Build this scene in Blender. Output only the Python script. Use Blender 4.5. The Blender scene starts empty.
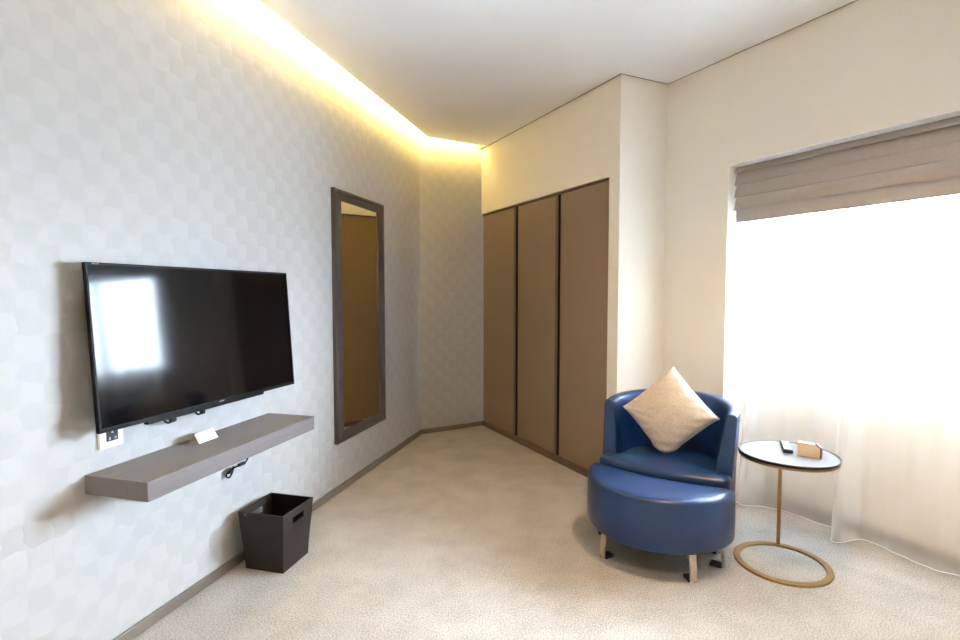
import bpy, bmesh, math, random
from mathutils import Vector, Matrix
from mathutils import noise as mnoise

random.seed(7)
C = bpy.context.scene.collection
SC = bpy.context.scene
PI = math.pi

# ------------------------------------------------------------------ camera
cam = bpy.data.cameras.new('camera')
cam.sensor_fit = 'HORIZONTAL'
cam.sensor_width = 36.0
cam.lens = 519.0 / 960.0 * 36.0
cam.clip_start = 0.02
co = bpy.data.objects.new('camera', cam)
C.objects.link(co)
co.location = (0, 0, 1.25)
co.rotation_euler = (PI / 2 - math.atan2(27, 519), 0, 0)
SC.camera = co

# ------------------------------------------------------------------ view, world, lights
SC.view_settings.view_transform = 'Standard'
SC.view_settings.look = 'None'
SC.view_settings.gamma = 1.0
SC.view_settings.use_curve_mapping = False
SC.view_settings.exposure = 0.44
SKY_STRENGTH = 108.0
SKY_COLOR = (0.71, 0.815, 1.0)
LED_STRENGTH = 34.0
LED_COLOR = (1.0, 0.70, 0.19)
LAMP_COLOR = (1.0, 0.67, 0.36)

w = bpy.data.worlds.new('sky')
SC.world = w
w.use_nodes = True
bg = w.node_tree.nodes['Background']
# bright overcast sky above a duller ground
_tc = w.node_tree.nodes.new('ShaderNodeTexCoord')
_sp = w.node_tree.nodes.new('ShaderNodeSeparateXYZ')
_rp = w.node_tree.nodes.new('ShaderNodeValToRGB')
_rp.color_ramp.elements[0].position = 0.44
_rp.color_ramp.elements[0].color = tuple(c * 0.5 for c in SKY_COLOR) + (1,)
_rp.color_ramp.elements[1].position = 0.54
_rp.color_ramp.elements[1].color = SKY_COLOR + (1,)
_mr = w.node_tree.nodes.new('ShaderNodeMapRange')
_mr.inputs['From Min'].default_value = -1.0
w.node_tree.links.new(_tc.outputs['Generated'], _sp.inputs[0])
w.node_tree.links.new(_sp.outputs[2], _mr.inputs['Value'])
w.node_tree.links.new(_mr.outputs[0], _rp.inputs[0])
w.node_tree.links.new(_rp.outputs[0], bg.inputs[0])
bg.inputs[1].default_value = SKY_STRENGTH
SC.cycles.max_bounces = 14
SC.cycles.diffuse_bounces = 8
SC.cycles.glossy_bounces = 5
SC.cycles.transparent_max_bounces = 16
SC.cycles.transmission_bounces = 8
SC.cycles.sample_clamp_indirect = 30.0
SC.cycles.use_denoising = True
SC.cycles.caustics_reflective = False
SC.cycles.caustics_refractive = False

CEIL = 2.565

def lamp(name, loc, power, angle=125, blend=0.9, size=0.018, color=LAMP_COLOR):
    l = bpy.data.lights.new(name, 'SPOT')
    l.energy = power
    l.color = color
    l.spot_size = math.radians(angle)
    l.spot_blend = blend
    l.shadow_soft_size = size
    o = bpy.data.objects.new(name, l)
    C.objects.link(o)
    o.location = loc
    return o

DOWNLIGHT_AND_FILLS = [(0.90, 1.72, 85.0), (-0.45, 0.75, 10.0), (0.75, 0.35, 40.0), (1.9, -0.45, 25.0), (-0.9, -0.3, 8.0)]  # first is the room's downlight, the rest are added fill lamps out of view
for x, y, p in DOWNLIGHT_AND_FILLS:
    lamp('downlight_and_fill_lamp', (x, y, CEIL - 0.012), p, color=LAMP_COLOR if p > 80 else (1.0, 0.80, 0.60))

# ------------------------------------------------------------------ wall frames
def unit2(a):
    return Vector((a[0], a[1], 0)).normalized()

# left wall: s runs away from the camera, n points into the room
UL = Vector((math.sin(math.radians(15.2)), math.cos(math.radians(15.2)), 0))
NL = Vector((UL.y, -UL.x, 0))
OFFL = -1.698
ROTL = math.atan2(UL.y, UL.x)
SB = 4.252
def LW(s, o=0.0, z=0.0):
    return UL * s + NL * (OFFL + o) + Vector((0, 0, z))
PB = LW(SB)
PC = Vector((0.014, 4.855, 0))
# closet wall from C to E; window wall from F
DC = unit2((0.452, -0.892))
NC = Vector((-DC.y, DC.x, 0))          # into the wardrobe
ROTC = math.atan2(DC.y, DC.x)
LC = 1.853
PE = PC + DC * LC
F = Vector((1.190, 3.358, 0))
DW = Vector((0.477, -0.879, 0)).normalized()
NW = Vector((-DW.y, DW.x, 0))          # outwards through the window
ROTW = math.atan2(DW.y, DW.x)
def WW(s, o=0.0, z=0.0):
    return F + DW * s + NW * o + Vector((0, 0, z))
S_BACK = -1.35                          # left wall end behind the camera
PL0 = LW(S_BACK)
PW1 = WW(5.1)
NICHE0, NICHE1, NICHE_D, NICHE_TOP = 0.443, 1.85, 0.34, 1.972
SILL = 0.86

# ------------------------------------------------------------------ materials
def newmat(name):
    m = bpy.data.materials.new(name)
    m.use_nodes = True
    nt = m.node_tree
    b = nt.nodes['Principled BSDF']
    return m, nt, b

def rgb(r, g, b):
    def f(c):
        c /= 255.0
        return c / 12.92 if c <= 0.04045 else ((c + 0.055) / 1.055) ** 2.4
    return (f(r), f(g), f(b), 1.0)

def mat(name, col, rough=0.5, metal=0.0, spec=0.5, noise=None, bump=None, sheen=0.0, coat=0.0):
    """noise=(scale, amount) varies the colour; bump=(scale, strength, distance)"""
    m, nt, b = newmat(name)
    b.inputs['Base Color'].default_value = col
    b.inputs['Roughness'].default_value = rough
    b.inputs['Metallic'].default_value = metal
    b.inputs['Specular IOR Level'].default_value = spec
    if sheen:
        b.inputs['Sheen Weight'].default_value = sheen
    if coat:
        b.inputs['Coat Weight'].default_value = coat
    tc = nt.nodes.new('ShaderNodeTexCoord')
    if noise:
        n = nt.nodes.new('ShaderNodeTexNoise')
        n.inputs['Scale'].default_value = noise[0]
        n.inputs['Detail'].default_value = 5
        nt.links.new(tc.outputs['Object'], n.inputs['Vector'])
        mx = nt.nodes.new('ShaderNodeMix'); mx.data_type = 'RGBA'
        a = noise[1]
        mx.inputs[6].default_value = tuple(max(0, c * (1 - a)) for c in col[:3]) + (1,)
        mx.inputs[7].default_value = tuple(min(1, c * (1 + a)) for c in col[:3]) + (1,)
        nt.links.new(n.outputs['Fac'], mx.inputs[0])
        nt.links.new(mx.outputs[2], b.inputs['Base Color'])
    if bump:
        n2 = nt.nodes.new('ShaderNodeTexNoise')
        n2.inputs['Scale'].default_value = bump[0]
        n2.inputs['Detail'].default_value = 4
        nt.links.new(tc.outputs['Object'], n2.inputs['Vector'])
        bp = nt.nodes.new('ShaderNodeBump')
        bp.inputs['Strength'].default_value = bump[1]
        bp.inputs['Distance'].default_value = bump[2]
        nt.links.new(n2.outputs['Fac'], bp.inputs['Height'])
        nt.links.new(bp.outputs['Normal'], b.inputs['Normal'])
    return m

def wallpaper_mat():
    """satin wallcovering of woven-looking squares: neighbouring cells are ribbed along opposite diagonals"""
    m, nt, b = newmat('woven_wallpaper')
    N = nt.nodes.new; L = nt.links.new
    uv = N('ShaderNodeUVMap')
    mp = N('ShaderNodeMapping')
    mp.inputs['Scale'].default_value = (1 / 0.070, 1 / 0.070, 1)
    L(uv.outputs['UV'], mp.inputs['Vector'])
    ch = N('ShaderNodeTexChecker')
    ch.inputs['Scale'].default_value = 1.0
    ch.inputs['Color1'].default_value = (0, 0, 0, 1)
    ch.inputs['Color2'].default_value = (1, 1, 1, 1)
    L(mp.outputs['Vector'], ch.inputs['Vector'])
    # ribs
    sep = N('ShaderNodeSeparateXYZ'); L(mp.outputs['Vector'], sep.inputs[0])
    def math_(op, a, bb):
        n = N('ShaderNodeMath'); n.operation = op
        for i, v in enumerate((a, bb)):
            if v is None: continue
            if isinstance(v, (int, float)): n.inputs[i].default_value = v
            else: L(v, n.inputs[i])
        return n.outputs[0]
    sx, sy = sep.outputs[0], sep.outputs[1]
    d1 = math_('ADD', sx, sy); d2 = math_('SUBTRACT', sx, sy)
    # soft pillowed lozenges
    nz = N('ShaderNodeTexNoise'); nz.inputs['Scale'].default_value = 1.3
    nz.inputs['Detail'].default_value = 3
    L(mp.outputs['Vector'], nz.inputs['Vector'])
    nw = N('ShaderNodeTexNoise'); nw.inputs['Scale'].default_value = 0.9
    nw.inputs['Detail'].default_value = 2
    L(mp.outputs['Vector'], nw.inputs['Vector'])
    wx = math_('MULTIPLY', math_('SUBTRACT', nw.outputs['Fac'], 0.5), 0.9)
    px = math_('SINE', math_('MULTIPLY', math_('ADD', sx, wx), PI), None)
    py = math_('SINE', math_('MULTIPLY', math_('SUBTRACT', sy, wx), PI), None)
    pil = math_('MULTIPLY', px, py)
    cl = N('ShaderNodeClamp'); L(math_('MULTIPLY_ADD', pil, 2.4), cl.inputs[0])
    cl.inputs[0].links[0].from_node.inputs[2].default_value = 0.5
    pad = math_('POWER', math_('ABSOLUTE', pil, None), 0.5)
    hgt = math_('ADD', math_('MULTIPLY', pad, 0.8), math_('MULTIPLY', cl.outputs[0], 0.35))
    fac = math_('ADD', math_('MULTIPLY', cl.outputs[0], 0.45), math_('MULTIPLY', nz.outputs['Fac'], 0.5))
    mx = N('ShaderNodeMix'); mx.data_type = 'RGBA'
    mx.inputs[6].default_value = rgb(175, 174, 172)
    mx.inputs[7].default_value = rgb(185, 184, 182)
    L(fac, mx.inputs[0]); L(mx.outputs[2], b.inputs['Base Color'])
    bp = N('ShaderNodeBump'); bp.inputs['Strength'].default_value = 0.26
    bp.inputs['Distance'].default_value = 0.005
    L(hgt, bp.inputs['Height']); L(bp.outputs['Normal'], b.inputs['Normal'])
    b.inputs['Roughness'].default_value = 0.5
    b.inputs['Specular IOR Level'].default_value = 0.3
    return m

def carpet_mat():
    m, nt, b = newmat('beige_carpet')
    N = nt.nodes.new; L = nt.links.new
    tc = N('ShaderNodeTexCoord')
    n1 = N('ShaderNodeTexNoise'); n1.inputs['Scale'].default_value = 175; n1.inputs['Detail'].default_value = 3
    n2 = N('ShaderNodeTexNoise'); n2.inputs['Scale'].default_value = 5; n2.inputs['Detail'].default_value = 6
    n2.inputs['Roughness'].default_value = 0.65
    L(tc.outputs['Object'], n1.inputs['Vector']); L(tc.outputs['Object'], n2.inputs['Vector'])
    ad = N('ShaderNodeMath'); ad.operation = 'MULTIPLY_ADD'
    ad.inputs[1].default_value = 0.76; L(n1.outputs['Fac'], ad.inputs[0])
    m2 = N('ShaderNodeMath'); m2.operation = 'MULTIPLY'; m2.inputs[1].default_value = 0.24
    L(n2.outputs['Fac'], m2.inputs[0]); L(m2.outputs[0], ad.inputs[2])
    cr = N('ShaderNodeValToRGB')
    cr.color_ramp.elements[0].position = 0.36; cr.color_ramp.elements[0].color = rgb(140, 134, 126)
    cr.color_ramp.elements[1].position = 0.62; cr.color_ramp.elements[1].color = rgb(194, 189, 182)
    L(ad.outputs[0], cr.inputs[0]); L(cr.outputs[0], b.inputs['Base Color'])
    bp = N('ShaderNodeBump'); bp.inputs['Strength'].default_value = 0.4; bp.inputs['Distance'].default_value = 0.004
    L(n1.outputs['Fac'], bp.inputs['Height']); L(bp.outputs['Normal'], b.inputs['Normal'])
    b.inputs['Roughness'].default_value = 0.95
    b.inputs['Specular IOR Level'].default_value = 0.1
    return m

def sheer_mat():
    m, nt, b = newmat('sheer_voile')
    nt.nodes.remove(b)
    N = nt.nodes.new; L = nt.links.new
    out = [n for n in nt.nodes if n.type == 'OUTPUT_MATERIAL'][0]
    tr = N('ShaderNodeBsdfTransparent'); tr.inputs[0].default_value = (1, 1, 1, 1)
    tl = N('ShaderNodeBsdfTranslucent'); tl.inputs[0].default_value = (0.95, 0.95, 0.94, 1)
    df = N('ShaderNodeBsdfDiffuse'); df.inputs[0].default_value = (0.9, 0.9, 0.88, 1)
    m1 = N('ShaderNodeMixShader'); m1.inputs[0].default_value = 0.5
    L(tl.outputs[0], m1.inputs[1]); L(df.outputs[0], m1.inputs[2])
    m2 = N('ShaderNodeMixShader')
    # the weave closes up where it is seen at a slant
    lw = N('ShaderNodeLayerWeight'); lw.inputs['Blend'].default_value = 0.22
    mr = N('ShaderNodeMapRange'); mr.inputs['To Min'].default_value = 0.46; mr.inputs['To Max'].default_value = 0.80
    L(lw.outputs['Facing'], mr.inputs['Value']); L(mr.outputs[0], m2.inputs[0])
    L(tr.outputs[0], m2.inputs[1]); L(m1.outputs[0], m2.inputs[2])
    L(m2.outputs[0], out.inputs['Surface'])
    return m

def blind_mat(name='taupe_blind_fabric', through=0.10):
    m, nt, b = newmat(name)
    N = nt.nodes.new; L = nt.links.new
    out = [n for n in nt.nodes if n.type == 'OUTPUT_MATERIAL'][0]
    tc = N('ShaderNodeTexCoord')
    n1 = N('ShaderNodeTexNoise'); n1.inputs['Scale'].default_value = 60; n1.inputs['Detail'].default_value = 4
    L(tc.outputs['Object'], n1.inputs['Vector'])
    mx = N('ShaderNodeMix'); mx.data_type = 'RGBA'
    mx.inputs[6].default_value = rgb(168, 158, 150); mx.inputs[7].default_value = rgb(180, 170, 161)
    L(n1.outputs['Fac'], mx.inputs[0]); L(mx.outputs[2], b.inputs['Base Color'])
    b.inputs['Roughness'].default_value = 0.9; b.inputs['Specular IOR Level'].default_value = 0.15
    tl = N('ShaderNodeBsdfTranslucent'); tl.inputs[0].default_value = rgb(170, 160, 150)
    ms = N('ShaderNodeMixShader'); ms.inputs[0].default_value = through
    L(b.outputs[0], ms.inputs[1]); L(tl.outputs[0], ms.inputs[2]); L(ms.outputs[0], out.inputs['Surface'])
    return m

def glass_mat():
    m, nt, b = newmat('window_glass')
    nt.nodes.remove(b)
    N = nt.nodes.new; L = nt.links.new
    out = [n for n in nt.nodes if n.type == 'OUTPUT_MATERIAL'][0]
    tr = N('ShaderNodeBsdfTransparent'); tr.inputs[0].default_value = (0.94, 0.97, 0.96, 1)
    gl = N('ShaderNodeBsdfGlossy'); gl.inputs['Roughness'].default_value = 0.02
    fr = N('ShaderNodeFresnel'); fr.inputs['IOR'].default_value = 1.45
    ms = N('ShaderNodeMixShader')
    L(fr.outputs[0], ms.inputs[0]); L(tr.outputs[0], ms.inputs[1]); L(gl.outputs[0], ms.inputs[2])
    L(ms.outputs[0], out.inputs['Surface'])
    return m

def emit_mat(name, col, strength):
    m, nt, b = newmat(name)
    b.inputs['Base Color'].default_value = (0.8, 0.8, 0.8, 1)
    b.inputs['Emission Color'].default_value = col + (1,)
    b.inputs['Emission Strength'].default_value = strength
    return m

def wood_mat(name, c1, c2, rough=0.45, scale=(3, 60, 60), axis_bump=0.05, spec=0.4):
    """straight fine grain along local X (or Z with another scale)"""
    m, nt, b = newmat(name)
    N = nt.nodes.new; L = nt.links.new
    tc = N('ShaderNodeTexCoord'); mp = N('ShaderNodeMapping'); mp.inputs['Scale'].default_value = scale
    L(tc.outputs['Object'], mp.inputs['Vector'])
    n = N('ShaderNodeTexNoise'); n.inputs['Scale'].default_value = 1.0; n.inputs['Detail'].default_value = 6
    L(mp.outputs['Vector'], n.inputs['Vector'])
    mx = N('ShaderNodeMix'); mx.data_type = 'RGBA'
    mx.inputs[6].default_value = c1; mx.inputs[7].default_value = c2
    L(n.outputs['Fac'], mx.inputs[0]); L(mx.outputs[2], b.inputs['Base Color'])
    bp = N('ShaderNodeBump'); bp.inputs['Strength'].default_value = axis_bump; bp.inputs['Distance'].default_value = 0.001
    L(n.outputs['Fac'], bp.inputs['Height']); L(bp.outputs['Normal'], b.inputs['Normal'])
    b.inputs['Roughness'].default_value = rough; b.inputs['Specular IOR Level'].default_value = spec
    return m

def brocade_mat():
    m, nt, b = newmat('champagne_brocade')
    N = nt.nodes.new; L = nt.links.new
    tc = N('ShaderNodeTexCoord')
    v = N('ShaderNodeTexVoronoi'); v.inputs['Scale'].default_value = 110
    n = N('ShaderNodeTexNoise'); n.inputs['Scale'].default_value = 75; n.inputs['Detail'].default_value = 4; n.inputs['Distortion'].default_value = 1.5
    L(tc.outputs['Object'], v.inputs['Vector']); L(tc.outputs['Object'], n.inputs['Vector'])
    ad = N('ShaderNodeMath'); ad.operation = 'MULTIPLY_ADD'; ad.inputs[1].default_value = 0.5
    L(v.outputs['Distance'], ad.inputs[0]); L(n.outputs['Fac'], ad.inputs[2])
    cr = N('ShaderNodeValToRGB')
    cr.color_ramp.elements[0].position = 0.45; cr.color_ramp.elements[0].color = rgb(182, 166, 148)
    cr.color_ramp.elements[1].position = 0.85; cr.color_ramp.elements[1].color = rgb(202, 188, 171)
    L(ad.outputs[0], cr.inputs[0]); L(cr.outputs[0], b.inputs['Base Color'])
    bp = N('ShaderNodeBump'); bp.inputs['Strength'].default_value = 0.35; bp.inputs['Distance'].default_value = 0.003
    L(ad.outputs[0], bp.inputs['Height']); L(bp.outputs['Normal'], b.inputs['Normal'])
    b.inputs['Roughness'].default_value = 0.5; b.inputs['Specular IOR Level'].default_value = 0.4
    b.inputs['Sheen Weight'].default_value = 0.25
    return m

M = dict(
    wallpaper=wallpaper_mat(), carpet=carpet_mat(), sheer=sheer_mat(), blind=blind_mat(), flap=blind_mat('taupe_blind_single_layer', 0.16), glass=glass_mat(),
    paint=mat('cream_paint', rgb(238, 233, 224), 0.7, spec=0.25, bump=(180, 0.08, 0.001)),
    ceiling=mat('white_ceiling_paint', rgb(240, 239, 238), 0.8, spec=0.2, bump=(120, 0.05, 0.001)),
    reveal=mat('white_gloss_paint', rgb(250, 250, 250), 0.35, spec=0.4, noise=(4, 0.02)),
    base=mat('satin_taupe_metal', rgb(142, 134, 124), 0.30, metal=0.6, noise=(20, 0.06)),
    door=wood_mat('taupe_laminate', rgb(143, 120, 99), rgb(147, 124, 103), 0.5, (40, 40, 3), 0.03, 0.3),
    dooredge=mat('brown_edge_band', rgb(104, 80, 66), 0.4, noise=(30, 0.06)),
    gap=mat('grey_gap_shade', rgb(96, 88, 78), 0.8, noise=(10, 0.05)),  # dark tone stands in for shade in the ceiling gap
    dark=mat('dark_gap', rgb(34, 28, 24), 0.8, noise=(10, 0.1)),
    frame=wood_mat('grey_brown_frame_wood', rgb(68, 62, 61), rgb(82, 76, 73), 0.42, (60, 60, 4), 0.08),
    shelf=wood_mat('grey_stained_shelf', rgb(106, 101, 101), rgb(122, 117, 116), 0.36, (3, 70, 70), 0.06),
    mirror=mat('mirror_silver', (0.78, 0.73, 0.55, 1), 0.01, metal=1.0, noise=(2, 0.01)),
    tvblack=mat('black_plastic', (0.004, 0.004, 0.005, 1), 0.4, spec=0.12, noise=(30, 0.1)),
    screen=mat('dark_screen_glass', (0.002, 0.002, 0.003, 1), 0.08, spec=0.32, noise=(2, 0.05)),
    logo=mat('grey_print', rgb(150, 150, 155), 0.4, noise=(40, 0.05)),
    leather=mat('blue_leather', rgb(14, 47, 90), 0.31, spec=0.6, noise=(9, 0.10), bump=(260, 0.12, 0.0012)),
    chrome=mat('brushed_steel', rgb(205, 198, 190), 0.24, metal=1.0, noise=(30, 0.04)),
    rubber=mat('black_rubber', rgb(18, 17, 17), 0.6, noise=(30, 0.1)),
    brass=mat('antique_brass', rgb(150, 122, 82), 0.36, metal=0.9, noise=(25, 0.08)),
    tabletop=mat('smoked_table_glass', rgb(126, 130, 136), 0.10, spec=0.7, noise=(6, 0.06)),
    tablerim=mat('dark_bronze', rgb(38, 32, 30), 0.3, metal=0.5, noise=(20, 0.1)),
    bin=wood_mat('dark_brown_leatherette', rgb(30, 23, 22), rgb(40, 32, 30), 0.42, (40, 40, 40), 0.15, 0.4),
    white=mat('white_plastic', rgb(236, 236, 238), 0.35, noise=(30, 0.02)),
    card=mat('white_card', rgb(240, 240, 238), 0.6, noise=(30, 0.02)),
    tan=wood_mat('pale_wood_card', rgb(214, 184, 150), rgb(228, 200, 168), 0.5, (60, 5, 60), 0.04),
    maroon=mat('maroon_leatherette', rgb(88, 40, 46), 0.45, noise=(40, 0.1)),
    button=mat('pale_rubber_buttons', rgb(205, 208, 212), 0.5, noise=(60, 0.03)),
    brocade=brocade_mat(),
    led=emit_mat('led_tape', LED_COLOR, LED_STRENGTH),
    lens=emit_mat('lamp_lens', LAMP_COLOR, 8.0),
)

# ------------------------------------------------------------------ mesh helpers
def obj(name, bm, material, parent=None, smooth=False, loc=None, rotz=None):
    me = bpy.data.meshes.new(name)
    bmesh.ops.recalc_face_normals(bm, faces=bm.faces)
    bm.to_mesh(me); bm.free()
    o = bpy.data.objects.new(name, me)
    C.objects.link(o)
    mats = material if isinstance(material, (list, tuple)) else [material]
    for m in mats:
        me.materials.append(m)
    if parent: o.parent = parent
    if loc is not None: o.location = loc
    if rotz is not None: o.rotation_euler = (0, 0, rotz)
    if smooth:
        for p in me.polygons: p.use_smooth = True
    return o

def bevel(o, width, seg=2, angle=40):
    md = o.modifiers.new('edge', 'BEVEL'); md.width = width; md.segments = seg
    md.limit_method = 'ANGLE'; md.angle_limit = math.radians(angle)
    md.harden_normals = False
    return o

def smooth_by_angle(o, deg=35):
    me = o.data
    for p in me.polygons: p.use_smooth = True
    bm = bmesh.new(); bm.from_mesh(me)
    for e in bm.edges:
        e.smooth = e.calc_face_angle(0) < math.radians(deg)
    bm.to_mesh(me); bm.free()
    return o

def box(bm, x0, x1, y0, y1, z0, z1):
    v = [bm.verts.new(p) for p in ((x0, y0, z0), (x1, y0, z0), (x1, y1, z0), (x0, y1, z0),
                                   (x0, y0, z1), (x1, y0, z1), (x1, y1, z1), (x0, y1, z1))]
    for f in ((0, 1, 2, 3), (4, 5, 6, 7), (0, 1, 5, 4), (1, 2, 6, 5), (2, 3, 7, 6), (3, 0, 4, 7)):
        bm.faces.new([v[i] for i in f])
    return v

def bx(*a):
    bm = bmesh.new(); box(bm, *a); return bm

def prism(bm, pts, z0, z1):
    lo = [bm.verts.new((p[0], p[1], z0)) for p in pts]
    hi = [bm.verts.new((p[0], p[1], z1)) for p in pts]
    n = len(pts)
    bm.faces.new(lo); bm.faces.new(hi)
    for i in range(n):
        bm.faces.new((lo[i], lo[(i + 1) % n], hi[(i + 1) % n], hi[i]))

def lathe(bm, prof, seg=64, cx=0, cy=0, closed=False):
    rings = []
    for r, z in prof:
        if r < 1e-6:
            rings.append([bm.verts.new((cx, cy, z))])
        else:
            rings.append([bm.verts.new((cx + r * math.cos(2 * PI * i / seg), cy + r * math.sin(2 * PI * i / seg), z)) for i in range(seg)])
    pairs = list(zip(rings, rings[1:]))
    if closed: pairs.append((rings[-1], rings[0]))
    for a, b in pairs:
        for i in range(seg):
            j = (i + 1) % seg
            if len(a) == 1 and len(b) == 1: continue
            if len(a) == 1: bm.faces.new((a[0], b[i], b[j]))
            elif len(b) == 1: bm.faces.new((a[i], b[0], a[j]))
            else: bm.faces.new((a[i], b[i], b[j], a[j]))

def tube(bm, pts, r, seg=8):
    pts = [Vector(p) for p in pts]
    rings = []
    prev = None
    for i, p in enumerate(pts):
        d = (pts[min(i + 1, len(pts) - 1)] - pts[max(i - 1, 0)]).normalized()
        a = prev if prev is not None else (Vector((0, 0, 1)) if abs(d.z) < 0.9 else Vector((1, 0, 0)))
        u = (a - d * a.dot(d)).normalized(); v = d.cross(u); prev = u
        rings.append([bm.verts.new(p + (u * math.cos(2 * PI * k / seg) + v * math.sin(2 * PI * k / seg)) * r) for k in range(seg)])
    for a, b in zip(rings, rings[1:]):
        for k in range(seg):
            bm.faces.new((a[k], a[(k + 1) % seg], b[(k + 1) % seg], b[k]))
    bm.faces.new(rings[0]); bm.faces.new(rings[-1])

def thing(name, label, cat, loc=(0, 0, 0), rotz=0, group=None):
    o = bpy.data.objects.new(name, None)
    C.objects.link(o)
    o.empty_display_size = 0.1
    o.location = loc; o.rotation_euler = (0, 0, rotz)
    o['label'] = label; o['category'] = cat
    if group: o['group'] = group
    return o

def tag(o, label, cat, group=None):
    o['label'] = label; o['category'] = cat
    if group: o['group'] = group
    return o

def struct(name, bm, m, **k):
    o = obj(name, bm, m, **k)
    o['kind'] = 'structure'
    return o

def text_mesh(name, body, size, material, parent, loc, rot):
    cu = bpy.data.curves.new(name, 'FONT')
    cu.body = body; cu.size = size; cu.align_x = 'CENTER'; cu.align_y = 'CENTER'; cu.extrude = 0.0002
    tmp = bpy.data.objects.new(name, cu)
    C.objects.link(tmp)
    dg = bpy.context.evaluated_depsgraph_get()
    me = bpy.data.meshes.new_from_object(tmp.evaluated_get(dg))
    bpy.data.objects.remove(tmp)
    o = bpy.data.objects.new(name, me)
    C.objects.link(o)
    me.materials.clear(); me.materials.append(material)
    o.parent = parent; o.location = loc; o.rotation_euler = rot
    return o

# ------------------------------------------------------------------ room shell
WALL_TOP = 2.86
bm = bmesh.new()
room = [PL0 - UL * 0.3 - NL * 0.2, PB - NL * 0.2 + UL * 0.2, PC + NC * 0.7 - DC * 0.3, PE + NC * 0.7, WW(0.2, 0.6), WW(5.9, 0.6)]
prism(bm, room, -0.12, 0.0)
struct('floor', bm, M['carpet'])

def wall(name, a, b, out, z0, z1, m, thick=0.1, holes=None, uvs0=0.0, parent=None):
    """slab from a to b, thickness along out, UV in metres"""
    bm = bmesh.new()
    uvl = bm.loops.layers.uv.new('UVMap')
    d = (b - a); L_ = d.length; d.normalize()
    pts = [a, b, b + out * thick, a + out * thick]
    prism(bm, pts, z0, z1)
    for f in bm.faces:
        for l in f.loops:
            rel = l.vert.co - a
            l[uvl].uv = (uvs0 + rel.dot(d), l.vert.co.z)
    return struct(name, bm, m, parent=parent)

wall('wall_left', PL0, PB + UL * 0.06, -NL, 0, WALL_TOP, M['wallpaper'], 0.12)
DB = (PC - PB).normalized(); NB = Vector((-DB.y, DB.x, 0))
wall('wall_back', PB - DB * 0.02, PC + DB * 0.06, NB, 0, WALL_TOP, M['wallpaper'], 0.12, uvs0=SB)

# wardrobe wall: header over the doors plus the pier at its near end
OPEN1, HEAD = 1.758, 1.978
bm = bmesh.new()
prism(bm, [PC, PE, PE + NC * 0.10, PC + NC * 0.10], HEAD, WALL_TOP)
p0 = PC + DC * OPEN1
prism(bm, [p0, PE, PE + NC * 0.10, p0 + NC * 0.10], 0, HEAD)
struct('wall_wardrobe', bm, M['paint'])
wall('wall_side', PE, F, (PE - F).normalized().cross(Vector((0, 0, 1))) * -1 if False else Vector((-(F - PE).normalized().y, (F - PE).normalized().x, 0)), 0, WALL_TOP, M['paint'], 0.06)

# window wall: pier, header, near part, and the niche lining below and beside the window
bm = bmesh.new()
def wprism(bm, s0, s1, o0, o1, z0, z1):
    prism(bm, [WW(s0, o0), WW(s1, o0), WW(s1, o1), WW(s0, o1)], z0, z1)
wprism(bm, -0.02, NICHE0, 0, NICHE_D + 0.22, 0, WALL_TOP)
wprism(bm, NICHE0, NICHE1, 0, NICHE_D + 0.22, NICHE_TOP, WALL_TOP)
wprism(bm, NICHE1, 5.75, 0, NICHE_D + 0.22, 0, WALL_TOP)
struct('wall_window', bm, M['paint'])
bm = bmesh.new()
wprism(bm, NICHE0, NICHE1, NICHE_D, NICHE_D + 0.22, 0, SILL - 0.02)
struct('wall_niche', bm, M['paint'])
# white painted reveal lining: side jamb and head of the niche
bm = bmesh.new()
wprism(bm, NICHE0 - 0.001, NICHE0 + 0.004, 0.002, NICHE_D + 0.14, 0.0, NICHE_TOP)
wprism(bm, NICHE0 + 0.004, NICHE1, 0.002, NICHE_D + 0.14, NICHE_TOP - 0.004, NICHE_TOP + 0.001)
struct('trim_1', bm, M['reveal'])
bm = bmesh.new()
wprism(bm, NICHE0 + 0.004, NICHE1, NICHE_D - 0.015, NICHE_D + 0.14, SILL - 0.02, SILL)
struct('trim_2', bm, M['reveal'])
# back wall behind the camera
dk = (PW1 - PL0).normalized()
wall('wall_near', PL0 - dk * 0.1, PW1 + dk * 0.3, Vector((dk.y, -dk.x, 0)), 0, WALL_TOP, M['paint'], 0.1)

# window: frame, three panes
win = bpy.data.objects.new('window_1', None); C.objects.link(win)
win['kind'] = 'structure'
win.location = WW(NICHE0, NICHE_D + 0.10); win.rotation_euler = (0, 0, ROTW)
wl = NICHE1 - NICHE0
bm = bmesh.new()
fw = 0.05
box(bm, 0, wl, 0, 0.05, SILL, SILL + fw)
box(bm, 0, wl, 0, 0.05, NICHE_TOP - fw, NICHE_TOP)
xs = [0, wl / 3, 2 * wl / 3, wl]
for i, x in enumerate(xs):
    a = min(max(x - fw / 2, 0), wl - fw)
    box(bm, a, a + fw, 0.001, 0.049, SILL + fw, NICHE_TOP - fw)
o = obj('window_frame', bm, M['reveal'], win)
for i in range(3):
    a = xs[i] + (fw if i == 0 else fw / 2); b = xs[i + 1] - (fw if i == 2 else fw / 2)
    obj('window_pane', bx(a, b, 0.020, 0.026, SILL + fw, NICHE_TOP - fw), M['glass'], win)

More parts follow.
